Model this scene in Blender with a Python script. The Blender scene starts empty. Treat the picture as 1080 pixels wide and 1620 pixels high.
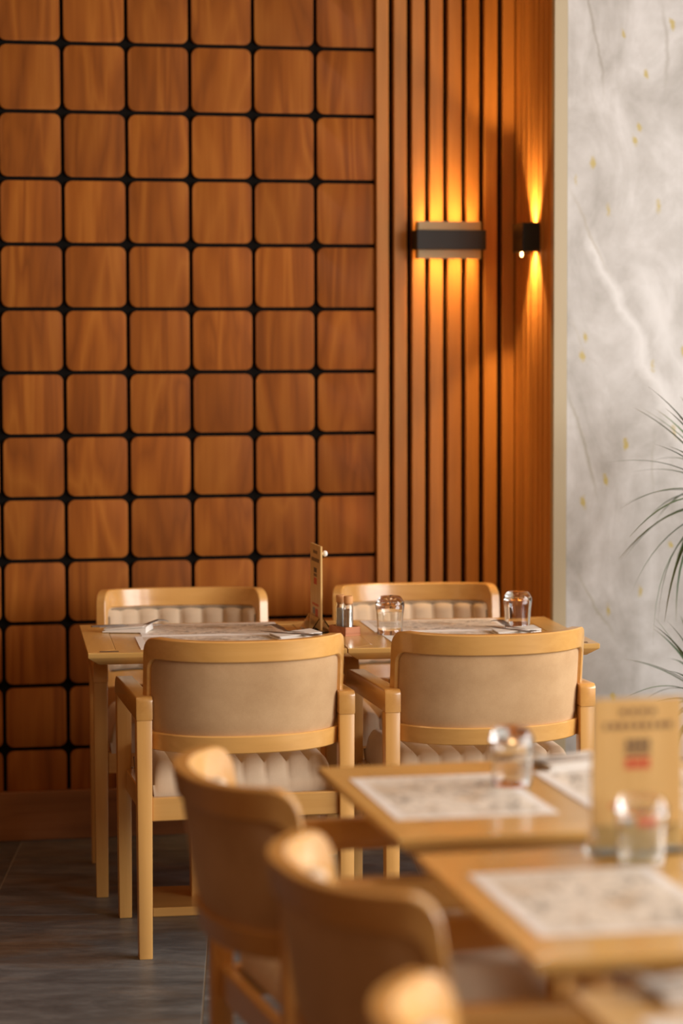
import bpy, bmesh, math, random
from mathutils import Matrix, Vector
random.seed(7)
sc = bpy.context.scene
C = sc.collection
PI = math.pi

# ------------------------------------------------------------------ camera
CAM_H = 1.546
def cam_axes(pitch, roll, yaw):
    cp, sp, cr, sr, cy, sy = math.cos(pitch), math.sin(pitch), math.cos(roll), math.sin(roll), math.cos(yaw), math.sin(yaw)
    Ry = Matrix(((cy, sy, 0), (-sy, cy, 0), (0, 0, 1)))
    B = Matrix(((1, 0, 0), (0, 0, -1), (0, 1, 0)))
    Rx = Matrix(((1, 0, 0), (0, cp, -sp), (0, sp, cp)))
    Rz = Matrix(((cr, -sr, 0), (sr, cr, 0), (0, 0, 1)))
    return Rz @ Rx @ B @ Ry
R = cam_axes(0.0667, -0.0027, -0.1969)
cd = bpy.data.cameras.new('camera')
cam = bpy.data.objects.new('camera', cd); C.objects.link(cam)
M = Matrix((R[0], -R[1], -R[2])).transposed().to_4x4()
M.translation = (0, 0, CAM_H)
cam.matrix_world = M
cd.sensor_fit = 'VERTICAL'; cd.sensor_height = 36.0; cd.sensor_width = 24.0
cd.lens = 3886 / 1620 * 36
cd.dof.use_dof = True
cd.dof.focus_distance = 6.45
cd.dof.aperture_fstop = 1.8
cd.clip_start = 0.05
sc.camera = cam

# ------------------------------------------------------------------ light
w = bpy.data.worlds.new('world'); sc.world = w; w.use_nodes = True
bg = w.node_tree.nodes['Background']
bg.inputs[0].default_value = (1.0, 0.50, 0.18, 1); bg.inputs[1].default_value = 0.34

def area(name, loc, direction, sx, sy, power, col, spread=None):
    l = bpy.data.lights.new(name, 'AREA'); l.shape = 'RECTANGLE'; l.size = sx; l.size_y = sy
    l.energy = power; l.color = col
    if spread is not None: l.spread = math.radians(spread)
    o = bpy.data.objects.new(name, l); C.objects.link(o); o.location = loc
    o.rotation_euler = Vector(direction).to_track_quat('-Z', 'Y').to_euler()
    return o
# daylight standing in the tall windows along the right side of the room
area('window_daylight', (4.75, 2.6, 2.0), (-1, 0.0, -0.10), 6.8, 1.8, 400, (1.0, 0.975, 0.955))
# warm fill lights added below the ceiling; no lamps are seen there
for i, (lx, ly) in enumerate(((0.2, 3.4), (1.6, 3.4), (0.2, 5.9), (1.6, 5.9))):
    area('warm_fill', (lx, ly, 3.17), (0, 0, -1), 0.6, 0.6, 4.5, (1.0, 0.58, 0.25))

sc.view_settings.view_transform = 'Standard'
sc.view_settings.look = 'None'
sc.view_settings.gamma = 1.0
sc.view_settings.use_curve_mapping = False
sc.view_settings.exposure = 0.16

# ------------------------------------------------------------------ material helpers
class NT:
    def __init__(s, name):
        s.m = bpy.data.materials.new(name); s.m.use_nodes = True
        s.t = s.m.node_tree; s.n = s.t.nodes; s.b = s.n['Principled BSDF']
    def node(s, typ, **kw):
        n = s.n.new(typ)
        for k, v in kw.items(): setattr(n, k, v)
        return n
    def link(s, a, b): s.t.links.new(a, b)
    def inp(s, node, key, val):
        if hasattr(val, 'is_output') or isinstance(val, bpy.types.NodeSocket): s.link(val, node.inputs[key])
        else: node.inputs[key].default_value = val
    def math(s, op, a, b=0.0, clamp=False):
        n = s.node('ShaderNodeMath', operation=op, use_clamp=clamp); s.inp(n, 0, a); s.inp(n, 1, b); return n.outputs[0]
    def noise(s, vec, scale, detail=4, rough=.55, dist=0.0):
        n = s.node('ShaderNodeTexNoise'); s.link(vec, n.inputs['Vector'])
        n.inputs['Scale'].default_value = scale; n.inputs['Detail'].default_value = detail
        n.inputs['Roughness'].default_value = rough; n.inputs['Distortion'].default_value = dist
        return n.outputs['Fac']
    def ramp(s, fac, stops):
        n = s.node('ShaderNodeValToRGB'); s.link(fac, n.inputs[0]); e = n.color_ramp.elements
        while len(e) < len(stops): e.new(0.5)
        for k, (p, c) in enumerate(stops):
            e[k].position = p; e[k].color = (c, c, c, 1) if isinstance(c, (int, float)) else (*c, 1)
        return n.outputs[0]
    def mix(s, fac, a, b):
        n = s.node('ShaderNodeMix', data_type='RGBA'); s.inp(n, 0, fac)
        for k, v in ((6, a), (7, b)):
            if isinstance(v, tuple): v = (*v, 1) if len(v) == 3 else v
            s.inp(n, k, v)
        return n.outputs[2]
    def mapping(s, vec, scale=(1, 1, 1), loc=(0, 0, 0), rot=(0, 0, 0)):
        n = s.node('ShaderNodeMapping'); s.link(vec, n.inputs[0])
        n.inputs['Scale'].default_value = scale; n.inputs['Location'].default_value = loc; n.inputs['Rotation'].default_value = rot
        return n.outputs[0]
    def objco(s, rnd=0.0):
        co = s.node('ShaderNodeTexCoord').outputs['Object']
        if rnd:
            r = s.node('ShaderNodeObjectInfo').outputs['Random']
            cx = s.node('ShaderNodeCombineXYZ'); k = s.math('MULTIPLY', r, rnd)
            for q in range(3): s.link(k, cx.inputs[q])
            v = s.node('ShaderNodeVectorMath', operation='ADD'); s.link(co, v.inputs[0]); s.link(cx.outputs[0], v.inputs[1])
            co = v.outputs[0]
        return co
    def bump(s, h, strength=.2, dist=.001):
        n = s.node('ShaderNodeBump'); n.inputs['Strength'].default_value = strength; n.inputs['Distance'].default_value = dist
        s.link(h, n.inputs['Height']); s.link(n.outputs[0], s.b.inputs['Normal'])
    def set(s, color=None, rough=None, spec=None, metal=None, coat=None, coat_rough=None, trans=None, ior=None, sheen=None):
        for k, v in (('Base Color', color), ('Roughness', rough), ('Specular IOR Level', spec), ('Metallic', metal), ('Coat Weight', coat),
                     ('Coat Roughness', coat_rough), ('Transmission Weight', trans), ('IOR', ior), ('Sheen Weight', sheen)):
            if v is None: continue
            if isinstance(v, tuple): v = (*v, 1)
            s.inp(s.b, k, v)
        return s.m

def plain(name, col, rough=.5, **kw):
    return NT(name).set(color=col, rough=rough, **kw)

def wood(name, dark, mid, light, axis='z', rough=.42, coat=0.0, density=1.0, spread=.25, figure=.5, spec=.5):
    t = NT(name)
    co = t.objco(23.0)
    d = density
    sc_ = {'x': (1.3 * d, 26 * d, 26 * d), 'y': (26 * d, 1.3 * d, 26 * d), 'z': (26 * d, 26 * d, 1.3 * d)}[axis]
    sf = {'x': (1.0 * d, 7 * d, 7 * d), 'y': (7 * d, 1.0 * d, 7 * d), 'z': (7 * d, 7 * d, 1.0 * d)}[axis]
    fine = t.noise(t.mapping(co, tuple(4 * q for q in sc_)), 1.0, 3, .6)
    streak = t.noise(t.mapping(co, sc_), 1.0, 4, .6, .4)
    fig = t.noise(t.mapping(co, sf), 1.0, 2, .5, 1.2)
    rings = t.math('PINGPONG', t.math('MULTIPLY', fig, 9.0), 1.0)
    v = t.math('ADD', t.math('MULTIPLY', streak, 1.0 - figure), t.math('MULTIPLY', rings, figure))
    v = t.math('ADD', t.math('MULTIPLY', v, .8), t.math('MULTIPLY', fine, .2))
    col = t.ramp(v, [(.5 - spread, dark), (.5, mid), (.5 + spread, light)])
    rnd = t.node('ShaderNodeObjectInfo').outputs['Random']
    hsv = t.node('ShaderNodeHueSaturation'); t.link(col, hsv.inputs['Color'])
    t.link(t.math('ADD', t.math('MULTIPLY', rnd, .22), .89), hsv.inputs['Value'])
    t.bump(fine, .12, .0006)
    return t.set(color=hsv.outputs[0], rough=rough, coat=coat, coat_rough=.18, spec=spec)

M_TILE = wood('walnut_veneer', (.19, .051, .006), (.315, .094, .011), (.43, .150, .020), 'z', rough=.62, density=.85, spread=.30, figure=.42, spec=.2)
M_BOARD = wood('walnut_board', (.20, .078, .024), (.31, .125, .040), (.40, .17, .06), 'x', rough=.5, density=.8, figure=.3)
M_SLAT = wood('slat_veneer', (.40, .155, .025), (.50, .205, .038), (.59, .26, .056), 'z', rough=.55, figure=.15)
M_BEECH = wood('honey_beech', (.62, .315, .080), (.70, .375, .105), (.76, .43, .135), 'z', rough=.36, coat=.25, figure=.15)
M_BEECHX = wood('honey_beech_rail', (.62, .315, .080), (.70, .375, .105), (.76, .43, .135), 'x', rough=.33, coat=.7, figure=.15)
M_BEECHY = wood('honey_beech_arm', (.58, .280, .065), (.66, .335, .085), (.72, .39, .11), 'y', rough=.30, coat=.8, figure=.15)
M_TOPX = wood('table_oak_long', (.60, .35, .095), (.68, .41, .125), (.74, .47, .16), 'x', rough=.30, coat=.5, figure=.2)
M_TOPY = wood('table_oak_cross', (.58, .33, .088), (.66, .395, .118), (.73, .455, .15), 'y', rough=.30, coat=.5, figure=.2)
M_CORK = plain('cork', (.62, .31, .12), .8)
M_CADDY = wood('reddish_box_wood', (.36, .12, .04), (.46, .17, .06), (.55, .23, .09), 'x', rough=.5)
M_BLACK = plain('black_backing', (.006, .005, .004), .9, spec=.1)
M_BRONZE = plain('dark_bronze_metal', (.014, .012, .009), .5, metal=.2)
M_CREAMMETAL = plain('cream_enamel', (.55, .44, .24), .5)
M_TRIM = plain('beige_trim', (.47, .39, .25), .5)
M_STEEL = plain('stainless_steel', (.62, .60, .57), .22, metal=1.0)
M_CUTLERY = plain('dull_cutlery_steel', (.30, .28, .26), .3, metal=1.0)
M_PAPER = plain('white_paper', (.82, .79, .74), .7)
M_PIN = plain('white_plastic', (.85, .83, .78), .35)
M_CEIL = plain('ceiling_paint', (.30, .22, .15), .8)
M_WALLP = plain('warm_wall_paint', (.24, .095, .03), .8)
M_SALT = plain('pale_seasoning', (.62, .60, .54), .8)
M_SOIL = plain('potting_soil', (.05, .035, .02), .9)
M_POT = plain('grey_ceramic', (.30, .29, .27), .5)
M_BARK = plain('palm_bark', (.20, .14, .08), .9)
M_INKB = plain('brown_print_ink', (.20, .11, .045), .6)
M_INKR = plain('red_print_ink', (.60, .09, .03), .6)
M_INKD = plain('dark_print_ink', (.12, .07, .04), .6)
M_INKG = plain('grey_print_ink', (.25, .25, .24), .6)
M_FRAME = plain('window_frame_paint', (.10, .09, .08), .5)

def glassmat(name, col, rough=0.0, ior=1.45):
    t = NT(name); return t.set(color=col, rough=rough, trans=1.0, ior=ior)
M_GLASS = glassmat('clear_glass', (.98, .99, .98))
M_ACRYL = glassmat('clear_acrylic', (.95, .97, .93), .03, 1.3)

def fabric(name, a, b, scale=60, sheen=.25):
    t = NT(name); co = t.objco(11)
    n1 = t.noise(co, 9, 4, .6); n2 = t.noise(co, scale * 8, 2, .5)
    v = t.math('ADD', t.math('MULTIPLY', n1, .75), t.math('MULTIPLY', n2, .25))
    t.bump(n2, .12, .0005)
    return t.set(color=t.ramp(v, [(.33, a), (.68, b)]), rough=.85, spec=.25, sheen=sheen)
M_SUEDE = fabric('beige_suede', (.50, .305, .145), (.64, .42, .22))
M_TUFT = fabric('cream_channelled_cloth', (.64, .49, .33), (.74, .58, .41))
M_PIPE = fabric('taupe_piping', (.25, .19, .12), (.32, .25, .17))

def bulbmat():
    t = NT('warm_bulb'); t.set(color=(1, .8, .5))
    t.b.inputs['Emission Color'].default_value = (1, .62, .22, 1); t.b.inputs['Emission Strength'].default_value = 12
    return t.m
M_BULB = bulbmat()

def floor_mat():
    t = NT('slate_floor'); co = t.objco(31)
    a = t.noise(t.mapping(co, (1.4, 3.6, 1)), 1.9, 7, .68, .9)
    b = t.noise(t.mapping(co, (1.0, 2.6, 1)), 1.9, 5, .6, .3)
    c = t.noise(t.mapping(co, (5, 15, 1)), 2.2, 5, .7, .5)
    v = t.math('ADD', t.math('MULTIPLY', a, .65), t.math('MULTIPLY', c, .35))
    grey = t.ramp(v, [(.30, (.035, .037, .038)), (.5, (.100, .106, .108)), (.70, (.21, .215, .21))])
    rust = t.ramp(v, [(.30, (.045, .028, .016)), (.5, (.12, .075, .040)), (.72, (.22, .145, .08))])
    col = t.mix(t.ramp(b, [(.48, 0.0), (.66, .75)]), grey, rust)
    rnd = t.node('ShaderNodeObjectInfo').outputs['Random']
    hsv = t.node('ShaderNodeHueSaturation'); t.link(col, hsv.inputs['Color'])
    t.link(t.math('ADD', t.math('MULTIPLY', rnd, .3), .85), hsv.inputs['Value'])
    t.bump(v, .25, .003)
    return t.set(color=hsv.outputs[0], rough=.42)
M_FLOOR = floor_mat()
M_GROUT = plain('pale_grout', (.42, .39, .34), .9)

def marble_mat():
    t = NT('veined_marble'); co = t.objco()
    sx = t.node('ShaderNodeSeparateXYZ'); t.link(co, sx.inputs[0]); X, Z = sx.outputs['X'], sx.outputs['Z']
    soft = t.noise(t.mapping(co, (2.2, 1, 1.3)), 2.2, 6, .6, .8)
    mott = t.noise(co, 14, 5, .6)
    base = t.ramp(t.math('ADD', t.math('MULTIPLY', soft, .75), t.math('MULTIPLY', mott, .25)),
                  [(.36, (.375, .355, .325)), (.50, (.50, .485, .46)), (.66, (.65, .64, .625))])
    wob = t.math('MULTIPLY', t.math('SUBTRACT', t.noise(co, 3.2, 4, .55), .5), .22)
    wob2 = t.math('MULTIPLY', t.math('SUBTRACT', t.noise(t.mapping(co, (1, 1, 1), (3, 1, 7)), 9, 4, .6), .5), .07)
    wb = t.math('ADD', wob, wob2)
    def vein(x1, z1, x2, z2, width, amp, zlo=-9, zhi=99, feather=.1):
        k = (x2 - x1) / (z2 - z1)
        d = t.math('SUBTRACT', X, t.math('ADD', t.math('MULTIPLY', t.math('SUBTRACT', Z, z1), k), x1))
        d = t.math('ABSOLUTE', t.math('ADD', d, t.math('MULTIPLY', wb, amp)))
        f = t.math('SUBTRACT', 1.0, t.math('DIVIDE', d, width), True)
        up = t.math('DIVIDE', t.math('SUBTRACT', Z, zlo), feather, True); dn = t.math('DIVIDE', t.math('SUBTRACT', zhi, Z), feather, True)
        return t.math('MULTIPLY', f, t.math('MULTIPLY', up, dn))
    col = base
    for p in 0.0, 1.18:                      # the slab pattern repeats along the wall
        for s in (0.0,):
            for (x1, z1, x2, z2, wd, am, lo, hi, fac, cc) in (
                (2.25, 1.84, 2.47, 1.36, .026, .55, 1.15, 1.95, 1.0, (.72, .715, .70)),
                (2.42, 1.72, 2.52, 1.45, .040, .5, 1.20, 1.85, .8, (.70, .695, .68)),
                (2.155, 2.02, 2.28, 1.80, .007, .35, 1.75, 2.05, .55, (.36, .31, .22)),
                (2.225, 2.62, 2.27, 2.33, .006, .3, 2.30, 2.75, .75, (.27, .24, .19)),
                (2.46, 2.52, 2.47, 2.34, .007, .3, 2.30, 2.62, .6, (.30, .27, .22)),
                (2.17, 1.42, 2.245, 1.10, .007, .3, 1.06, 1.44, .7, (.30, .27, .19)),
                (2.44, 1.30, 2.43, 1.08, .005, .3, 1.06, 1.32, .5, (.35, .32, .26)),
                (2.20, .86, 2.29, .66, .006, .35, .62, .88, .6, (.33, .30, .2)),
                (2.16, 1.62, 2.22, 1.50, .005, .3, 1.48, 1.64, .5, (.40, .34, .22))):
                col = t.mix(t.math('MULTIPLY', vein(x1 + p, z1 + s, x2 + p, z2 + s, wd * 1.25, am * 1.3, lo + s, hi + s), fac * .85), col, cc)
    # scattered mustard flecks
    cxy = t.node('ShaderNodeCombineXYZ'); t.link(t.math('ADD', t.math('MULTIPLY', X, 7.4), t.math('MULTIPLY', Z, 1.1)), cxy.inputs[0]); t.link(t.math('MULTIPLY', Z, 3.4), cxy.inputs[1])
    vor = t.node('ShaderNodeTexVoronoi', feature='F1', voronoi_dimensions='2D'); t.link(cxy.outputs[0], vor.inputs['Vector']); vor.inputs['Scale'].default_value = 1.0
    dd = t.math('ADD', vor.outputs['Distance'], t.math('MULTIPLY', t.math('SUBTRACT', t.noise(co, 30, 3, .6), .5), .22))
    fl = t.ramp(dd, [(.02, 1.0), (.075, 0.0)])
    col = t.mix(t.math('MULTIPLY', fl, .85), col, (.47, .36, .07))
    return t.set(color=col, rough=.35, spec=.4)
M_MARBLE = marble_mat()

def placemat_mat():
    t = NT('printed_placemat'); co = t.objco()
    sx = t.node('ShaderNodeSeparateXYZ'); t.link(co, sx.inputs[0])
    ax = t.math('ABSOLUTE', sx.outputs['X']); ay = t.math('ABSOLUTE', sx.outputs['Y'])
    inside = t.math('MULTIPLY', t.math('LESS_THAN', ax, .180), t.math('LESS_THAN', ay, .122))
    n = t.noise(t.mapping(co, (1, 1.6, 1)), 17, 5, .62, 1.1)
    line = t.ramp(t.math('ABSOLUTE', t.math('SUBTRACT', n, .5)), [(.02, 1.0), (.06, 0.0)])
    blot = t.ramp(t.noise(t.mapping(co, (1, 1.5, 1), (3, 2, 0)), 11, 3, .5), [(.50, 0.0), (.62, 1.0)])
    tint = t.ramp(t.noise(t.mapping(co, (1, 1.5, 1), (8, 4, 0)), 8, 3, .5), [(.55, 0.0), (.68, .55)])
    col = t.mix(tint, (.84, .78, .68), (.62, .42, .22))
    col = t.mix(t.math('MULTIPLY', line, t.math('ADD', t.math('MULTIPLY', blot, .65), .33)), col, (.13, .11, .09))
    col = t.mix(inside, (.88, .86, .83), col)
    return t.set(color=col, rough=.5)
M_MAT = placemat_mat()

def card_mat():
    t = NT('bamboo_menu_card'); co = t.objco(3)
    n = t.noise(t.mapping(co, (40, 40, 3)), 1, 3, .5)
    return t.set(color=t.ramp(n, [(.3, (.66, .41, .14)), (.7, (.74, .49, .19))]), rough=.45)
M_CARD = card_mat()

def leaf_mat():
    t = NT('yucca_leaf'); co = t.objco(9)
    n = t.noise(t.mapping(co, (1, 1, 1)), 6, 3, .5)
    sx = t.node('ShaderNodeSeparateXYZ'); t.link(t.node('ShaderNodeTexCoord').outputs['Object'], sx.inputs[0])
    green = t.ramp(n, [(.3, (.055, .125, .055)), (.7, (.16, .24, .10))])
    tip = t.ramp(t.math('DIVIDE', sx.outputs['Y'], .34), [(.80, 0.0), (1.0, .8)])
    return t.set(color=t.mix(tip, green, (.30, .20, .07)), rough=.45)
M_LEAF = leaf_mat()

# ------------------------------------------------------------------ mesh helpers
def finish(bm, name, smooth=True, angle=35):
    me = bpy.data.meshes.new(name)
    bmesh.ops.recalc_face_normals(bm, faces=bm.faces[:])
    bm.to_mesh(me); bm.free()
    if smooth:
        me.shade_smooth(); me.set_sharp_from_angle(angle=math.radians(angle))
    return me
def obj(name, me, mat, parent=None, loc=(0, 0, 0), rot=(0, 0, 0)):
    if not me.materials: me.materials.append(mat)
    o = bpy.data.objects.new(name, me); C.objects.link(o)
    o.location = loc; o.rotation_euler = rot
    if parent is not None: o.parent = parent
    return o
def tag(o, label, cat, group=None):
    o['label'] = label; o['category'] = cat
    if group: o['group'] = group
    return o
def thing(name, label, cat, loc=(0, 0, 0), rotz=0.0, group=None):
    o = bpy.data.objects.new(name, None); C.objects.link(o); o.empty_display_size = .1
    o.location = loc; o.rotation_euler = (0, 0, rotz)
    return tag(o, label, cat, group)
def struct(name, me, mat, label=None, **kw):
    o = obj(name, me, mat, **kw); o['kind'] = 'structure'
    if label: o['label'] = label
    return o
def dup(root, label, loc, rotz):
    r = root.copy(); C.objects.link(r); r.location = loc; r.rotation_euler = (0, 0, rotz); r['label'] = label
    for ch in list(root.children):
        c = ch.copy(); C.objects.link(c); c.parent = r
        for g in list(ch.children):
            d = g.copy(); C.objects.link(d); d.parent = c
    return r
def box(c, s, bev=0.0, seg=2, bm=None):
    own = bm is None
    if own: bm = bmesh.new()
    r = bmesh.ops.create_cube(bm, size=1.0)
    vs = r['verts']
    for v in vs: v.co = Vector((c[0] + v.co.x * s[0], c[1] + v.co.y * s[1], c[2] + v.co.z * s[2]))
    if bev > 0:
        es = list({e for v in vs for e in v.link_edges})
        bmesh.ops.bevel(bm, geom=es, offset=bev, segments=seg, profile=.5, affect='EDGES')
    return bm
def bx(name, c, s, bev=0.0, seg=2): return finish(box(c, s, bev, seg), name)
def prism(name, poly, axis, a, b, bev=0.0, seg=2):
    """poly in the two other axes, extruded along axis from a to b"""
    bm = bmesh.new()
    def P(p, t):
        return {'x': (t, p[0], p[1]), 'y': (p[0], t, p[1]), 'z': (p[0], p[1], t)}[axis]
    v0 = [bm.verts.new(P(p, a)) for p in poly]; v1 = [bm.verts.new(P(p, b)) for p in poly]
    n = len(poly)
    f0 = bm.faces.new(v0); f1 = bm.faces.new(v1[::-1])
    for i in range(n): bm.faces.new((v0[i], v0[(i + 1) % n], v1[(i + 1) % n], v1[i]))
    if bev > 0:
        es = list(set(f0.edges[:]) | set(f1.edges[:]))
        bmesh.ops.bevel(bm, geom=es, offset=bev, segments=seg, profile=.5, affect='EDGES')
    return finish(bm, name)
def lathe(name, prof, n=40, flute=None, angle=40):
    bm = bmesh.new(); rings = []
    for r, z in prof:
        if r < 1e-5: rings.append([bm.verts.new((0, 0, z))]); continue
        ring = []
        for i in range(n):
            a = 2 * PI * i / n; rr = r * (flute(a, z) if flute else 1)
            ring.append(bm.verts.new((rr * math.cos(a), rr * math.sin(a), z)))
        rings.append(ring)
    for A, B in zip(rings, rings[1:]):
        for i in range(n):
            j = (i + 1) % n
            if len(A) == 1 and len(B) == 1: continue
            if len(A) == 1: bm.faces.new((A[0], B[j], B[i]))
            elif len(B) == 1: bm.faces.new((A[i], A[j], B[0]))
            else: bm.faces.new((A[i], A[j], B[j], B[i]))
    return finish(bm, name, angle=angle)
def rrect(w, h, r, n=5, cx=0, cy=0):
    pts = []
    rr = r if isinstance(r, (list, tuple)) else (r,) * 4     # right-top, left-top, left-bottom, right-bottom
    for k, (sx, sy) in enumerate(((1, 1), (-1, 1), (-1, -1), (1, -1))):
        q = rr[k]
        for i in range(n + 1):
            a = PI / 2 * (k + i / n)
            pts.append((cx + sx * (w / 2 - q) + q * math.cos(a), cy + sy * (h / 2 - q) + q * math.sin(a)))
    return pts

# ------------------------------------------------------------------ setting
WY = 7.72                                   # face of the timber wall
CX = 2.111                                  # inside corner / face of the return
MY = 7.261                                  # face of the marble wall
CEIL = 3.3
FX0, FX1, FY0 = -2.6, 4.9, -2.2
struct('ceiling', bx('ceiling', ((FX0 + FX1) / 2, 2.9, CEIL + .05), (FX1 - FX0, 10.4, .1)), M_CEIL)
struct('wall_left', bx('wall_left', (FX0 - .05, 2.9, CEIL / 2), (.1, 10.4, CEIL)), M_WALLP)

# floor: pale grout bed with slabs laid at a slight angle
floor = struct('floor', bx('floor', ((FX0 + FX1) / 2, 2.9, -.03), (FX1 - FX0, 10.4, .056)), M_GROUT)
TA = math.radians(-9.2)
ax, ay = Vector((math.cos(TA), math.sin(TA))), Vector((-math.sin(TA), math.cos(TA)))
TW, TL, G = .6075, 1.215, .0035
slab = bx('floor_tile', (0, 0, -.006), (TW - G, TL - G, .012), .0006, 1)
for i in range(-7, 9):
    for j in range(0, 8):
        u = -.1225 + TW * (i + .5)
        v = 6.66 - TL * (j - 1 + .5)
        p = ax * u + ay * v
        if FX0 + .6 < p.x < FX1 - .6 and p.y < 7.9 and p.y > -1.5:
            obj('floor_tile', slab, M_FLOOR, floor, (p.x, p.y, 0), (0, 0, TA))

# timber wall: black backing, rounded square tiles, upright slats, baseboard
BACK = WY + .014
wall = struct('wall_back', bx('wall_back', ((FX0 + 2.6) / 2, BACK + .05, CEIL / 2), (2.6 - FX0, .1, CEIL)), M_BLACK,
              'black backing of the timber wall behind square wooden tiles and upright slats')
ROWS = [3.3, 3.155, 2.927, 2.7072, 2.4916, 2.2807, 2.0738, 1.8704, 1.6697, 1.471, 1.2738, 1.0774, .8812, .6846, .4869, .2875, .154]
COLX = [(2.2944 + i) * .2 for i in range(-9, 6)] + [1.652]
cache = {}
def tile_mesh(wd, ht, cut):
    key = (round(wd, 3), round(ht, 3), cut)
    if key not in cache:
        r = .021
        rr = (r, r, 0.0005, 0.0005) if cut == 'b' else ((.006, r, r, .006) if cut == 'r' else (r, r, r, r))
        rr = [min(q, ht / 2 - .001) for q in rr]
        cache[key] = prism('wall_tile', rrect(wd, ht, rr, 5), 'y', 0, .014, .0018, 2)
    return cache[key]
for a, b in zip(COLX, COLX[1:]):
    for k, (t, bt) in enumerate(zip(ROWS, ROWS[1:])):
        last = bt < .16
        g = .0125
        ht = (t - bt) - (g / 2 if last else g); zc = (t + bt) / 2 - (g / 4 if last else 0)
        wd = (b - a) - g * (.62 if b > 1.6 else 1)
        xc = (a + b) / 2 + (g * .19 if b > 1.6 else 0)
        me = tile_mesh(wd, ht, 'b' if last else ('r' if b > 1.6 else ''))
        obj('wall_tile', me, M_TILE, wall, (xc, WY, zc))
GAPS = [1.702, 1.761, 1.8199, 1.8795, 1.94, 1.9992, 2.0592]
edges = [1.6535] + GAPS + [CX + .006]
slat_me = {}
def slat(name, wd, dep, x, y, z0, z1, parent, rotz=0):
    key = (round(wd, 4), round(dep, 4), z0)
    if key not in slat_me: slat_me[key] = bx('slat', (0, dep / 2, (z0 + z1) / 2), (wd, dep, z1 - z0), .002, 1)
    return obj(name, slat_me[key], M_SLAT, parent, (x, y, 0), (0, 0, rotz))
for i, (a, b) in enumerate(zip(edges, edges[1:])):
    a2 = a + (.0085 if i else 0); b2 = b - .0085
    slat('slat', b2 - a2, .030, (a2 + b2) / 2, WY - .016, .154, CEIL, wall)
base = struct('baseboard_back', bx('baseboard_back', ((FX0 + CX) / 2, WY - .004, .077), (CX - FX0, .036, .154), .002, 1), M_BOARD)

# return of the niche, facing left, with the same slats
ret = struct('wall_return', bx('wall_return', (CX + .05, (WY + MY) / 2 + .01, CEIL / 2), (.04, WY - MY - .012, CEIL)), M_BLACK,
             'short return wall beside the marble, clad in upright slats')
ny = 8; pitch = (WY - .01 - MY - .004) / ny
for i in range(ny):
    yc = MY + .006 + pitch * (i + .5)
    slat('slat', pitch - .010, .030, CX, yc, .0, CEIL, ret, -PI / 2)
struct('trim_1', bx('trim_1', (CX + .0205, MY + .012, CEIL / 2), (.043, .03, CEIL), .002, 1), M_TRIM)
marble = struct('wall_right', bx('wall_right', (CX + .043 + 1.37, MY + .06, CEIL / 2), (2.74, .12, CEIL)), M_MARBLE,
                'pale grey veined marble wall with mustard flecks')

# window wall on the right, seen only by its light
for k, yy in enumerate((-1.0, 1.4, 3.8, 6.1)):
    struct('trim_%d' % (k + 2), bx('window_post', (4.62, yy, CEIL / 2), (.08, .10, CEIL), .004, 1), M_FRAME)
struct('window_1', bx('window_1', (4.62, 2.55, .53), (.08, 7.0, 1.06), .004, 1), M_FRAME)

# ------------------------------------------------------------------ wall sconces
def make_sconce(label, loc, rotz, k=1.0, d=1.0):
    s = thing('wall_sconce', label, 'wall lamp', loc, rotz, 'up and down wall sconces')
    # local: wall plane y=0, sticks out to -y; body centre z=0
    obj('back_plate', bx('back_plate', (0, -.004, 0), (.150 * k, .008, .070), .002, 1), M_BRONZE, s)
    bm = box((0, -.056, 0), (.206 * k, .006, .118), .001, 1)
    for sg in (-1, 1): box((sg * (.103 * k - .002), -.036, 0), (.005, .044, .118), .001, 1, bm)
    obj('inner_shade', finish(bm, 'inner_shade'), M_CREAMMETAL, s)
    bm = box((0, -.082, 0), (.226 * k, .006, .062), .0015, 1)
    for sg in (-1, 1): box((sg * (.113 * k - .0025), -.042, 0), (.005, .078, .062), .0015, 1, bm)
    obj('outer_band', finish(bm, 'outer_band'), M_BRONZE, s)
    obj('holder', bx('holder', (0, -.03, 0), (.19 * k, .044, .012), .001, 1), M_BRONZE, s)
    bulb = lathe('bulb', [(0, -.008), (.004, -.007), (.006, -.003), (.006, .003), (.004, .007), (0, .008)], 16)
    if k > .9:
        for sg in (-1, 1):
            for bxx in (-.055, .055): obj('bulb', bulb, M_BULB, s, (bxx, -.031, sg * .040))
    else:
        obj('bulb', bulb, M_BULB, s, (-.045, -.048, -.050))
    for sg in (-1, 1):
        if k > .9:
            l = bpy.data.lights.new('sconce_lamp', 'AREA'); l.shape = 'RECTANGLE'; l.size = .196; l.size_y = .040
            l.energy = 1.3; l.spread = math.radians(72)
        else:
            l = bpy.data.lights.new('sconce_lamp', 'SPOT'); l.spot_size = math.radians(74); l.spot_blend = .3
            l.energy = 13.0; l.shadow_soft_size = .012
        l.color = (1.0, .57, .20)
        o = bpy.data.objects.new('sconce_lamp', l); C.objects.link(o); o.parent = s
        o.location = (0, -.028 * d, sg * .010); o.rotation_euler = (PI if sg > 0 else 0, 0, 0)
    if k < .9:
        for sg in (-1, 1):
            l = bpy.data.lights.new('sconce_wash', 'AREA'); l.shape = 'RECTANGLE'; l.size = .10; l.size_y = .026
            l.energy = 1.0; l.spread = math.radians(70); l.color = (1.0, .57, .20)
            o = bpy.data.objects.new('sconce_wash', l); C.objects.link(o); o.parent = s
            o.location = (0, -.022, sg * .034); o.rotation_euler = (PI if sg > 0 else 0, 0, 0)
    for ch in s.children:
        if ch.type == 'MESH':
            if k < .9 and ch.name.startswith('inner'): ch.scale.z = .56
            if k < .9 and ch.name.startswith('outer'): ch.scale.z = 1.45
            ch.scale.y = d; ch.location.y *= d
    return s
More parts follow.
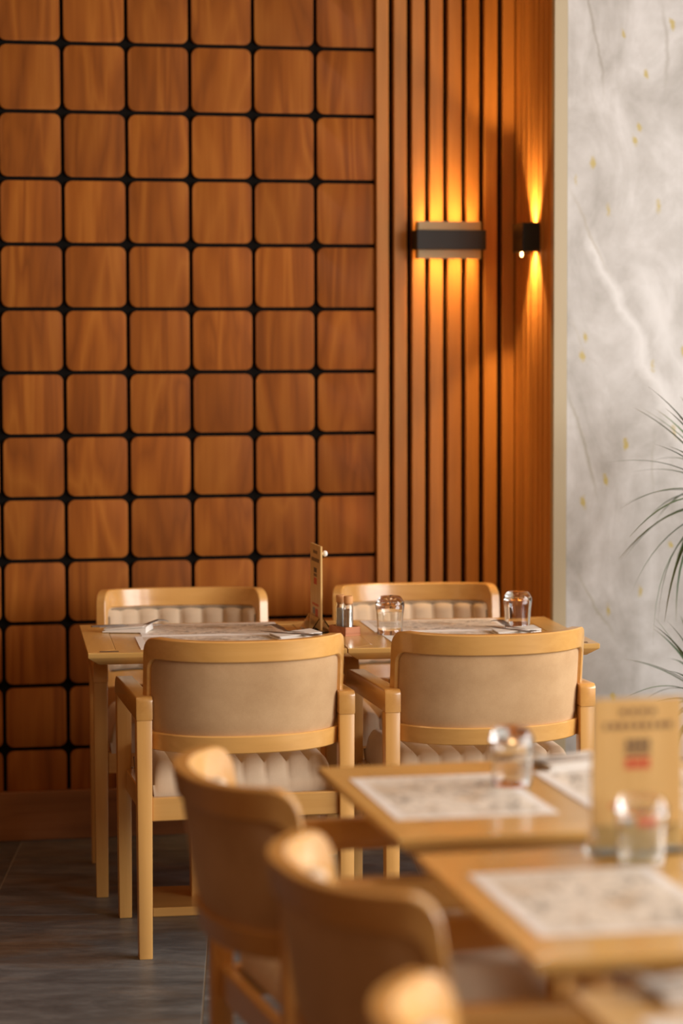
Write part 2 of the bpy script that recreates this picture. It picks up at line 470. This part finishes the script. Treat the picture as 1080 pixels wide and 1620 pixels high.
make_sconce('dark bronze up-and-down wall sconce on the flat slatted wall', (1.879, WY - .016, 1.888), 0)
make_sconce('dark bronze up-and-down wall sconce seen edge-on on the return beside the marble', (CX, 7.465, 1.888), -PI / 2, .52, .68)

# ------------------------------------------------------------------ chairs
AMAX, APOW, HC, NT_ = math.radians(72), 1.6, .245, 240
_c, _s = [0.0], [0.0]                        # plan curve of the backrest: flat in the middle, bending tighter towards the ends
for _k in range(NT_):
    _a = AMAX * ((_k + .5) / NT_) ** APOW
    _c.append(_c[-1] + math.cos(_a) / NT_); _s.append(_s[-1] + math.sin(_a) / NT_)
UH = HC / _c[-1]
LEAN = math.tan(math.radians(9))
def arc(u, v, wv, P=None):
    """u along the back, v height, wv outwards to the rear"""
    t = min(1.0, abs(u) / UH); sg = 1 if u >= 0 else -1
    f = t * NT_; i = min(NT_ - 1, int(f)); f -= i
    cx = (_c[i] + (_c[i + 1] - _c[i]) * f) * UH; cy = (_s[i] + (_s[i + 1] - _s[i]) * f) * UH
    a = AMAX * t ** APOW
    return (sg * (cx + wv * math.sin(a)), -.305 + cy - wv * math.cos(a) - (v - .525) * LEAN, v + .006 * t * t)
PB = None
V0, V1 = .529, .818
def dense(poly, n=10):
    out = []
    for i, p in enumerate(poly):
        q = poly[(i + 1) % len(poly)]; L = math.hypot(q[0] - p[0], q[1] - p[1])
        k = max(1, int(L / .03))
        for s in range(k): out.append((p[0] + (q[0] - p[0]) * s / k, p[1] + (q[1] - p[1]) * s / k))
    return out
def back_frame():
    bm = bmesh.new()
    W, Hh = 2 * UH, V1 - V0; cz = (V0 + V1) / 2
    ST, TR, BR = .024, .054, .046
    n = 6
    def loop(ins, w_):
        return (rrect(W - 2 * ins, Hh - 2 * ins, (.043 - ins, .043 - ins, .030 - ins, .030 - ins), n, 0, cz), w_)
    iw, ih = W - 2 * ST, Hh - TR - BR; icz = (V0 + BR + V1 - TR) / 2
    def iloop(ins, w_):
        return (rrect(iw + 2 * ins, ih + 2 * ins, (.030 + ins, .030 + ins, .020 + ins, .020 + ins), n, 0, icz), w_)
    b = .0028; th = .030
    prof = [iloop(0, -th / 2 + b), iloop(b, -th / 2), loop(b, -th / 2), loop(0, -th / 2 + b), loop(0, th / 2 - b), loop(b, th / 2), iloop(b, th / 2), iloop(0, th / 2 - b)]
    # give each loop the same extra points on its straight runs
    def refine(poly):
        out = []; m = n + 1
        seg = {0: 16, 1: 6, 2: 16, 3: 6}     # after corner k
        for k in range(4):
            out += poly[k * m:(k + 1) * m]
            p, q = poly[(k + 1) * m - 1], poly[((k + 1) * m) % (4 * m)]
            for s in range(1, seg[k]): out.append((p[0] + (q[0] - p[0]) * s / seg[k], p[1] + (q[1] - p[1]) * s / seg[k]))
        return out
    loops = []
    for poly, w_ in prof:
        loops.append([bm.verts.new(arc(u, v, w_, PB)) for u, v in refine(poly)])
    L = len(loops[0])
    for A, B in zip(loops, loops[1:] + loops[:1]):
        for i in range(L): bm.faces.new((A[i], A[(i + 1) % L], B[(i + 1) % L], B[i]))
    return finish(bm, 'back_frame', angle=28), (iw, ih, icz)
FRAME_ME, (IW, IH, ICZ) = back_frame()
def back_sheet(name, wfun, nu=48, nv=10):
    bm = bmesh.new(); g = []
    for i in range(nu + 1):
        row = []
        for j in range(nv + 1):
            s, t = i / nu, j / nv
            u = (s - .5) * (IW + .008); v = ICZ + (t - .5) * (IH + .008)
            row.append(bm.verts.new(arc(u, v, wfun(s, t), PB)))
        g.append(row)
    for i in range(nu):
        for j in range(nv): bm.faces.new((g[i][j], g[i + 1][j], g[i + 1][j + 1], g[i][j + 1]))
    return finish(bm, name, angle=180)
NCH = 8
def edge_fall(s, t, a=.035, b=.07):
    e = min(s, 1 - s) / a; f = min(t, 1 - t) / b
    q = min(1, e) * min(1, f)
    return math.sqrt(max(0, 1 - (1 - q) ** 2))
REAR_ME = back_sheet('back_panel', lambda s, t: .004 + .004 * edge_fall(s, t, .1, .12), 24, 8)
FRONT_ME = back_sheet('back_cushion', lambda s, t: -.004 - edge_fall(s, t) * (.012 + .014 * abs(math.sin(PI * NCH * s)) ** .6), NCH * 8, 12)
def piping():
    bm = bmesh.new(); poly = dense(rrect(IW - .012, IH - .012, .022, 5, 0, ICZ)); rings = []
    N = len(poly)
    for i, (u, v) in enumerate(poly):
        q = poly[(i + 1) % N]; p = poly[i - 1]
        tx, ty = q[0] - p[0], q[1] - p[1]; l = math.hypot(tx, ty); nx, ny_ = -ty / l, tx / l
        rings.append([bm.verts.new(arc(u + nx * .0045 * math.cos(a), v + ny_ * .0045 * math.cos(a), -.016 + .0045 * math.sin(a), PB)) for a in [k * PI / 3 for k in range(6)]])
    for i in range(N):
        A, B = rings[i], rings[(i + 1) % N]
        for k in range(6): bm.faces.new((A[k], A[(k + 1) % 6], B[(k + 1) % 6], B[k]))
    return finish(bm, 'piping', angle=180)
PIPE_ME = piping()
def leg_mesh(top):
    bm = bmesh.new(); box((0, 0, top / 2), (.040, .042, top), 0, bm=bm)
    for v in bm.verts:
        if v.co.z < .01: v.co.x *= .86; v.co.y *= .86
    bmesh.ops.bevel(bm, geom=bm.edges[:], offset=.003, segments=2, profile=.5, affect='EDGES')
    return finish(bm, 'leg')
LEG_ME = leg_mesh(.612)
def arm_mesh():
    pts = [(-.256, .612), (.256, .612)]
    r = .045
    for k in range(7):
        a = PI / 2 * k / 6; pts.append((.256 - r + r * math.cos(a), .664 - r + r * math.sin(a)))
    r = .014
    for k in range(5):
        a = PI / 2 + PI / 2 * k / 4; pts.append((-.256 + r + r * math.cos(a), .672 - r + r * math.sin(a)))
    return prism('arm', pts, 'x', -.0215, .0215, .004, 2)
ARM_ME = arm_mesh()
def cushion_mesh():
    bm = bmesh.new(); hw, y0, y1 = .234, -.205, .245; zb = .408; nu, nv = NCH * 8, 14
    top = {}; bot = {}
    for i in range(nu + 1):
        for j in range(nv + 1):
            s, t = i / nu, j / nv
            e = min(1, min(s, 1 - s) / .06) ; f = min(1, min(t, 1 - t) / .08); q = min(e, f)
            rise = math.sqrt(max(0, 1 - (1 - q) ** 2))
            zz = zb + .030 + rise * (.040 + .016 * abs(math.sin(PI * NCH * s)) ** .55 + .008 * math.sin(PI * t))
            ins = (1 - rise) * 0.0
            top[i, j] = bm.verts.new((-hw + 2 * hw * s, y0 + (y1 - y0) * t, zz))
    for i in range(nu):
        for j in range(nv): bm.faces.new((top[i, j], top[i + 1, j], top[i + 1, j + 1], top[i, j + 1]))
    rim = [top[i, 0] for i in range(nu + 1)] + [top[nu, j] for j in range(1, nv + 1)] + [top[i, nv] for i in range(nu - 1, -1, -1)] + [top[0, j] for j in range(nv - 1, 0, -1)]
    low = [bm.verts.new((v.co.x * .985, v.co.y * .985 + .0003, zb)) for v in rim]
    n = len(rim)
    for k in range(n): bm.faces.new((rim[k], low[k], low[(k + 1) % n], rim[(k + 1) % n]))
    bm.faces.new(low)
    return finish(bm, 'seat_cushion', angle=60)
CUSH_ME = cushion_mesh()
RAILX_ME = bx('seat_rail', (0, 0, .381), (.482, .024, .060), .003, 1)
RAILY_ME = bx('seat_rail', (0, 0, .381), (.024, .420, .060), .003, 1)
def make_chair(label, loc, rotz, group):
    t = thing('dining_chair', label, 'chair', loc, rotz, group)
    for sx in (-1, 1):
        for sy in (-1, 1): obj('leg', LEG_ME, M_BEECH, t, (sx * .260, sy * .233, 0))
        obj('arm', ARM_ME, M_BEECHY, t, (sx * .260, 0, 0))
        obj('seat_rail', RAILY_ME, M_BEECHY, t, (sx * .245, 0, 0))
    for sy in (-1, 1): obj('seat_rail', RAILX_ME, M_BEECHX, t, (0, sy * .228, 0))
    obj('seat_cushion', CUSH_ME, M_TUFT, t)
    obj('back_frame', FRAME_ME, M_BEECHX, t)
    obj('back_panel', REAR_ME, M_SUEDE, t)
    b = obj('back_cushion', FRONT_ME, M_TUFT, t)
    obj('piping', PIPE_ME, M_PIPE, b)
    return t
G1 = 'beech armchairs with channelled cushions'
chair = make_chair('beech armchair with suede back to us, at the left far table', (.972, 6.364, 0), 0, G1)
dup(chair, 'beech armchair with suede back to us, at the right far table', (1.612, 6.364, 0), 0)
dup(chair, 'beech armchair facing us between the tiled wall and the left far table', (.952, 7.075, 0), PI + math.radians(-4))
dup(chair, 'beech armchair facing us between the slatted wall and the right far table', (1.668, 7.055, 0), PI + math.radians(-4))
dup(chair, 'blurred beech armchair side-on at the near table with the lone glass', (.91, 4.195, 0), -PI / 2 + math.radians(5))
dup(chair, 'blurred beech armchair side-on at the near table with the menu card', (.945, 3.400, 0), -PI / 2 + math.radians(7))
dup(chair, 'heavily blurred beech armchair cut off by the bottom edge of the picture', (.915, 2.535, 0), -PI / 2 + math.radians(5))

dup(chair, 'unseen beech armchair added for shade, window side of the near table with the lone glass', (1.60, 4.19, 0), PI / 2)  # three out-of-view chairs added to shade the near seats from the window
dup(chair, 'unseen beech armchair added for shade, window side of the near table with the menu card', (1.60, 3.375, 0), PI / 2)
dup(chair, 'unseen beech armchair added for shade, window side of the nearest table', (1.60, 2.53, 0), PI / 2)

# ------------------------------------------------------------------ tables
TOPZ = .752
def make_table(label, loc, rotz, wx, wy, group):
    t = thing('dining_table', label, 'table', (loc[0], loc[1], 0), rotz, group)
    th, ed, ch, bw = .034, .013, .030, .075
    # mitred edge strips with an undercut chamfer
    def strip(L, ax_, sg, half):
        bm = bmesh.new()
        def pt(along, across, z):
            return (along, sg * across, z) if ax_ == 'x' else (sg * across, along, z)
        prof = [(half, TOPZ), (half, TOPZ - ed), (half - ch, TOPZ - th), (half - bw, TOPZ - th), (half - bw, TOPZ)]
        ends = []
        for s in (-1, 1):
            ends.append([bm.verts.new(pt(s * (L / 2 - (half - ac)), ac, z)) for ac, z in prof])
        n = len(prof)
        for i in range(n): bm.faces.new((ends[0][i], ends[0][(i + 1) % n], ends[1][(i + 1) % n], ends[1][i]))
        bm.faces.new(ends[0]); bm.faces.new(ends[1][::-1])
        bmesh.ops.recalc_face_normals(bm, faces=bm.faces[:])
        bmesh.ops.bevel(bm, geom=[e for e in bm.edges], offset=.0012, segments=1, affect='EDGES')
        return finish(bm, 'edge_strip', angle=30)
    for sg in (-1, 1):
        obj('edge_strip', strip(wx, 'x', sg, wy / 2), M_TOPX, t)
        obj('edge_strip', strip(wy, 'y', sg, wx / 2), M_TOPY, t)
    obj('center_panel', bx('center_panel', (0, 0, TOPZ - th / 2 - .0003), (wx - 2 * bw - .002, wy - 2 * bw - .002, th - .0006), .001, 1), M_TOPY, t)
    obj('post', bx('post', (0, .03, .37), (.10, .067, .70), .002, 1), M_BEECH, t)
    obj('top_bracket', bx('top_bracket', (0, .03, .712), (.34, .22, .012), .002, 1), M_BEECHX, t)
    obj('base_plate', bx('base_plate', (0, .01, .0125), (.33, .27, .025), .002, 1), M_BEECHX, t)
    return t
GT = 'square dining tables'
RF = math.radians(-3.3)
make_table('square beech table left of the far pair by the tiled wall', (.957, 6.692), RF, .683, .672, GT)
make_table('square beech table right of the far pair, carrying two upturned glasses', (1.641, 6.652), RF, .683, .672, GT)
make_table('blurred near beech table with a lone upturned glass and white placemat', (1.208, 4.188), -PI / 2, .70, .70, GT)
make_table('blurred near beech table carrying the menu card', (1.208, 3.374), -PI / 2, .69, .70, GT)
make_table('blurred nearest beech table cut off in the bottom right corner', (1.208, 2.527), -PI / 2, .70, .70, GT)

def on(table, lx, ly):
    (cx, cy), r = table
    return (cx + lx * math.cos(r) - ly * math.sin(r), cy + lx * math.sin(r) + ly * math.cos(r))
TLf, TRf = ((.957, 6.692), RF), ((1.641, 6.652), RF)
TA_, TB_, TC_ = ((1.208, 4.188), 0), ((1.208, 3.374), 0), ((1.208, 2.527), 0)

# small dark maker's plates let into two table corners
PLATE = bx('corner_plate', (0, 0, .0006), (.050, .012, .0012), .0003, 1)
for tb, lx, lab in ((TLf, -.285, 'tiny dark plate on the left corner of the far table pair'), (TRf, .290, 'tiny dark plate on the right corner of the far table pair')):
    p = on(tb, lx, -.305)
    tag(obj('corner_plate', PLATE, M_INKD, None, (p[0], p[1], TOPZ), (0, 0, RF)), lab, 'plate')

# ------------------------------------------------------------------ things on the tables
MAT_ME = bx('placemat', (0, 0, .0006), (.40, .285, .0012), 0)
def mat(tb, lx, ly, rz, label):
    p = on(tb, lx, ly)
    tag(obj('placemat', MAT_ME, M_MAT, None, (p[0], p[1], TOPZ), (0, 0, rz)), label, 'placemat', 'printed paper placemats')
mat(TLf, .020, .168, RF, 'printed placemat on the wall side of the left far table')
mat(TLf, .000, -.128, RF, 'printed placemat on our side of the left far table, mostly behind the chair back')
mat(TRf, -.015, .165, RF, 'printed placemat on the wall side of the right far table')
mat(TRf, -.005, -.128, RF, 'printed placemat on our side of the right far table, behind the upturned glass')
mat(TA_, -.175, .01, -PI / 2, 'blurred placemat before the chair at the table with the lone glass')
mat(TA_, .175, .01, PI / 2, 'blurred placemat on the far right side of the table with the lone glass')
mat(TB_, -.165, -.02, -PI / 2, 'blurred placemat on the middle near table below the menu card')
mat(TB_, .175, -.02, PI / 2, 'blurred placemat at the right picture edge on the middle near table')
mat(TC_, -.165, .0, -PI / 2, 'blurred placemat on the nearest table in the bottom corner')

def napkin_mesh():
    bm = bmesh.new()
    layers = [((0, 0), .125, .105, 0.0, .0035), ((.004, .003), .119, .099, .0036, .0032), ((-.003, -.002), .112, .094, .0069, .0030)]
    for (ox, oy), wx, wy, z, h in layers:
        box((ox, oy, z + h / 2), (wx, wy, h), .001, 1, bm)
    for v in bm.verts:
        v.co.z += .010 * max(0, v.co.x / .06) ** 2 * (v.co.z > .003)
    return finish(bm, 'napkin')
NAP_ME = napkin_mesh()
def fork_mesh():
    bm = bmesh.new()
    def z(y): return .004 + .022 * max(0, (y - .03) / .07) * (1 if y < .075 else 1 - .6 * (y - .075) / .03)
    def seg(x0, x1, pts, wf):
        rows = []
        for y in pts:
            w_ = wf(y); c = (x0 + x1) / 2
            rows.append([bm.verts.new((c - w_, y, z(y))), bm.verts.new((c + w_, y, z(y))), bm.verts.new((c + w_, y, z(y) + .0018)), bm.verts.new((c - w_, y, z(y) + .0018))])
        for A, B in zip(rows, rows[1:]):
            for k in range(4): bm.faces.new((A[k], A[(k + 1) % 4], B[(k + 1) % 4], B[k]))
        bm.faces.new(rows[0]); bm.faces.new(rows[-1][::-1])
    ys = [-.095 + .012 * k for k in range(13)]
    seg(0, 0, ys, lambda y: .0055 - .003 * min(1, max(0, (y + .09) / .10)) if y < .03 else .0025 + .010 * min(1, (y - .03) / .022))
    for k in range(4):
        x = -.0098 + .00655 * k
        seg(x, x, [.048, .06, .075, .09, .103], lambda y: .0019 - .0006 * max(0, (y - .05) / .05))
    return finish(bm, 'fork')
FORK_ME = fork_mesh()
def knife_mesh():
    bm = bmesh.new(); rows = []
    for y, w0, w1, h in [(-.10, -.006, .006, .004), (-.09, -.007, .007, .005), (-.01, -.005, .005, .0045), (0, -.004, .004, .003), (.012, -.004, .008, .002), (.06, -.004, .0095, .0016), (.088, -.004, .007, .0014), (.105, -.004, -.001, .001)]:
        rows.append([bm.verts.new((w0, y, .002)), bm.verts.new((w1, y, .002)), bm.verts.new((w1, y, .002 + h)), bm.verts.new((w0, y, .002 + h))])
    for A, B in zip(rows, rows[1:]):
        for k in range(4): bm.faces.new((A[k], A[(k + 1) % 4], B[(k + 1) % 4], B[k]))
    bm.faces.new(rows[0]); bm.faces.new(rows[-1][::-1])
    return finish(bm, 'knife')
KNIFE_ME = knife_mesh()
def setting(x, y, rz, lab, tilt=0.0):
    tag(obj('napkin', NAP_ME, M_PAPER, None, (x, y, TOPZ + .0012), (0, 0, rz)), 'folded white paper napkin ' + lab, 'napkin', 'folded napkins')
    c, s = math.cos(rz + tilt), math.sin(rz + tilt)
    def off(dx, dy): return (x + dx * c - dy * s, y + dx * s + dy * c, TOPZ + .0108)
    tag(obj('fork', FORK_ME, M_CUTLERY, None, off(.012, .01), (0, 0, rz + tilt)), 'steel fork lying on the folded napkin ' + lab, 'fork', 'steel forks')
    tag(obj('knife', KNIFE_ME, M_CUTLERY, None, off(-.018, .0), (0, 0, rz + tilt)), 'steel knife lying on the folded napkin ' + lab, 'knife', 'steel knives')
setting(.755, 6.865, RF - .25, 'at the left end of the far table pair', -1.15)
setting(1.185, 6.600, RF + .2, 'half hidden by the left suede chair back', .55)
setting(1.800, 6.560, RF, 'on the right far table beside the right-hand glass', .45)
setting(1.330, 4.455, .1, 'on the table with the lone upturned glass', 1.45)
setting(1.010, 2.830, .05, 'on the nearest table in the bottom corner', 1.5)

# upturned tumblers
def tumbler():
    def fl(a, z): return 1 - .022 * abs(math.sin(5 * a)) * (1 if .004 < z < .085 else .4)
    prof = [(.0345, 0), (.0352, .0015), (.0360, .020), (.0385, .060), (.0412, .080), (.0405, .088), (.0330, .101), (.0290, .105), (.0265, .1062), (0, .1062),
            (0, .088), (.026, .0875), (.0355, .082), (.0372, .076), (.0350, .058), (.0330, .020), (.0326, .0015), (.0332, 0), (.0345, 0)]
    bm_me = lathe('tumbler', prof[:-1] + [prof[-1]], 50, fl, 30)
    bm = bmesh.new(); bm.from_mesh(bm_me); bmesh.ops.remove_doubles(bm, verts=bm.verts[:], dist=1e-6)
    return finish(bm, 'tumbler', angle=30)
TUM = tumbler()
for (x, y, z, lab) in ((1.458, 6.625, TOPZ + .0012, 'clear faceted tumbler upside down beside the cork-topped shakers'),
                       (1.842, 6.690, TOPZ, 'clear faceted tumbler upside down at the right end of the far table pair'),
                       (1.166, 4.275, TOPZ + .0012, 'blurred clear tumbler standing upside down alone on the near table'),
                       (1.185, 3.585, TOPZ, 'blurred clear tumbler upside down in front of the near menu card')):
    tag(obj('glass_tumbler', TUM, M_GLASS, None, (x, y, z), (0, 0, x * 3)), lab, 'glass', 'upturned glass tumblers')

# menu card stands
def make_menu(label, loc, rotz):
    m = thing('menu_stand', label, 'menu stand', loc, rotz, 'wooden menu cards in acrylic stands')
    card = obj('card', bx('card', (0, 0, .125), (.150, .006, .236), .001, 1), M_CARD, m)
    # clear acrylic feet leaning against the card from both sides
    for sg in (-1, 1):
        poly = [(sg * .0045, .040), (sg * .0065, .042), (sg * .034, .002), (sg * .034, 0), (sg * .031, 0)]
        obj('acrylic_foot', prism('acrylic_foot', poly, 'x', -.074, .074, .0004, 1), M_ACRYL, m)
    obj('acrylic_base', bx('acrylic_base', (0, 0, .002), (.150, .056, .004), .0005, 1), M_ACRYL, m)
    # print: heading blocks, dark and red emblem block, picture at the foot
    rnd = random.Random(4)
    def ink(x, z, w_, h_, mt):
        obj('print', bx('print', (x, -.0033, z), (w_, .0006, h_), 0), mt, card)
    x = -.020
    for k in range(4): ink(-.024 + k * .016, .222, .011, .009, M_INKB)
    for k in range(9): ink(-.052 + k * .013, .200, .0095 if k % 3 else .007, .010, M_INKB)
    for k in range(4): ink(-.0155 + k * .0105, .171, .0085, .013, M_INKD)
    ink(.0, .157, .042, .008, M_INKB)
    for k in range(3): ink(-.0145 + k * .0145, .140, .012, .018, M_INKR)
    for k in range(6): ink(-.040 + k * .016, .074, .010, .006, M_INKR)
    ink(-.022, .055, .030, .018, M_INKG); ink(.018, .052, .034, .022, M_INKR)
    k = obj('knob', lathe('knob', [(0, 0), (.004, 0), (.004, .004), (.0075, .006), (.0088, .010), (.0075, .014), (.004, .0165), (0, .017)], 20), M_PIN, m, (.062, .003, .222), (-PI / 2, 0, 0))
    return m
make_menu('wooden menu card in a clear stand seen edge-on between the far tables', (1.277, 6.765, TOPZ), math.radians(-90))
make_menu('blurred wooden menu card facing us with a red emblem on the middle near table', (1.206, 3.672, TOPZ), math.radians(1))

# shaker caddy
CR = math.radians(22)
cad = thing('shaker_caddy', 'small reddish wooden box holding two shakers on the far table', 'caddy', (1.334, 6.648, TOPZ), CR)
bm = box((0, 0, .003), (.050, .084, .006), .0006, 1)
for sx in (-1, 1): box((sx * .0235, 0, .0155), (.003, .084, .019), .0006, 1, bm)
obj('box', finish(bm, 'box'), M_CADDY, cad)
for sy in (-1, 1): obj('end_board', bx('end_board', (0, sy * .0405, .0155), (.050, .003, .019), .0006, 1), M_CADDY, cad)
SH_ME = lathe('shaker', [(0, 0), (.0125, 0), (.0135, .002), (.0135, .072), (.0115, .078), (.0115, .082), (.0100, .082), (.0100, .077), (.0118, .071), (.0118, .004), (0, .003)], 28)
FILL_ME = lathe('filling', [(0, .0042), (.0112, .0042), (.0112, .066), (0, .068)], 24)
CORK_ME = lathe('cork', [(0, .078), (.0096, .078), (.0098, .083), (.0125, .083), (.0130, .101), (.0115, .1035), (0, .1035)], 24)
for ly, lab, fm in ((-.019, 'cork-topped shaker at the front of the small wooden caddy', M_STEEL), (.020, 'cork-topped shaker at the back of the small wooden caddy', M_SALT)):
    x = 1.334 - ly * math.sin(CR); y = 6.648 + ly * math.cos(CR)
    s = thing('shaker', lab, 'shaker', (x, y, TOPZ + .006), 0, 'cork-topped shakers')
    obj('jar', SH_ME, M_GLASS, s); obj('cork', CORK_ME, M_CORK, s)
    obj('filling', FILL_ME.copy(), fm, s)

# ------------------------------------------------------------------ potted yucca at the right
plant = thing('potted_yucca', 'spiky green potted yucca in front of the marble wall at the right picture edge', 'plant', (2.475, 6.80, 0))
obj('pot', lathe('pot', [(0, 0), (.13, 0), (.14, .01), (.175, .30), (.18, .32), (.165, .32), (.155, .27), (0, .27)], 40), M_POT, plant)
obj('soil', lathe('soil', [(0, .272), (.155, .272), (.150, .285), (0, .292)], 32), M_SOIL, plant)
def trunk(pts, r):
    bm = bmesh.new(); rings = []
    for k, (x, y, z) in enumerate(pts):
        rr = r * (1.1 - .25 * k / len(pts))
        rings.append([bm.verts.new((x + rr * (1 + .08 * ((k + q) % 2)) * math.cos(q * PI / 5), y + rr * math.sin(q * PI / 5), z)) for q in range(10)])
    for A, B in zip(rings, rings[1:]):
        for q in range(10): bm.faces.new((A[q], A[(q + 1) % 10], B[(q + 1) % 10], B[q]))
    bm.faces.new(rings[-1]); bm.faces.new(rings[0][::-1])
    return finish(bm, 'trunk')
obj('trunk', trunk([(.02 + .03 * k / 9 - .03 * (k / 9) ** 2, 0, .27 + .86 * k / 9) for k in range(10)], .032), M_BARK, plant)
obj('trunk', trunk([(-.05 - .03 * k / 6, -.03, .27 + .33 * k / 6) for k in range(7)], .026), M_BARK, plant)
def leaf_mesh(L, wd, droop):
    bm = bmesh.new(); rows = []
    for k in range(11):
        t = k / 10; y = L * (t - .10 * droop * t * t); z = -droop * L * .75 * t ** 2.3
        w_ = wd * (.55 + .9 * t if t < .35 else (1 - ((t - .35) / .65) ** 1.6)) * (1 if t < .35 else .865) + .0004
        rows.append([bm.verts.new((-w_, y, z + .25 * w_)), bm.verts.new((0, y, z - .15 * w_)), bm.verts.new((w_, y, z + .25 * w_))])
    for A, B in zip(rows, rows[1:]):
        for q in range(2): bm.faces.new((A[q], A[q + 1], B[q + 1], B[q]))
    me = finish(bm, 'leaf', angle=180)
    return me
LV = [leaf_mesh(L, wd, d) for L, wd, d in ((.33, .0078, .10), (.35, .0080, .30), (.34, .0076, .60), (.36, .0080, .95))]
rl = random.Random(21)
def rosette(cx, cy, cz, n, scale):
    for k in range(n):
        az = k * 2.39996 + rl.uniform(-.2, .2); f = k / n
        el = math.radians(78 - 112 * f + rl.uniform(-9, 9))
        me = LV[min(3, max(0, int(f * 3.2 + rl.uniform(0, 1))))]
        o = obj('leaf', me, M_LEAF, plant, (cx + .01 * math.cos(az), cy + .01 * math.sin(az), cz - .10 * f), (el, 0, az - PI / 2))
        s = scale * rl.uniform(.85, 1.12); o.scale = (1, s, s)
rosette(.015, 0, 1.16, 78, .98)
rosette(-.045, -.03, .575, 54, .72)
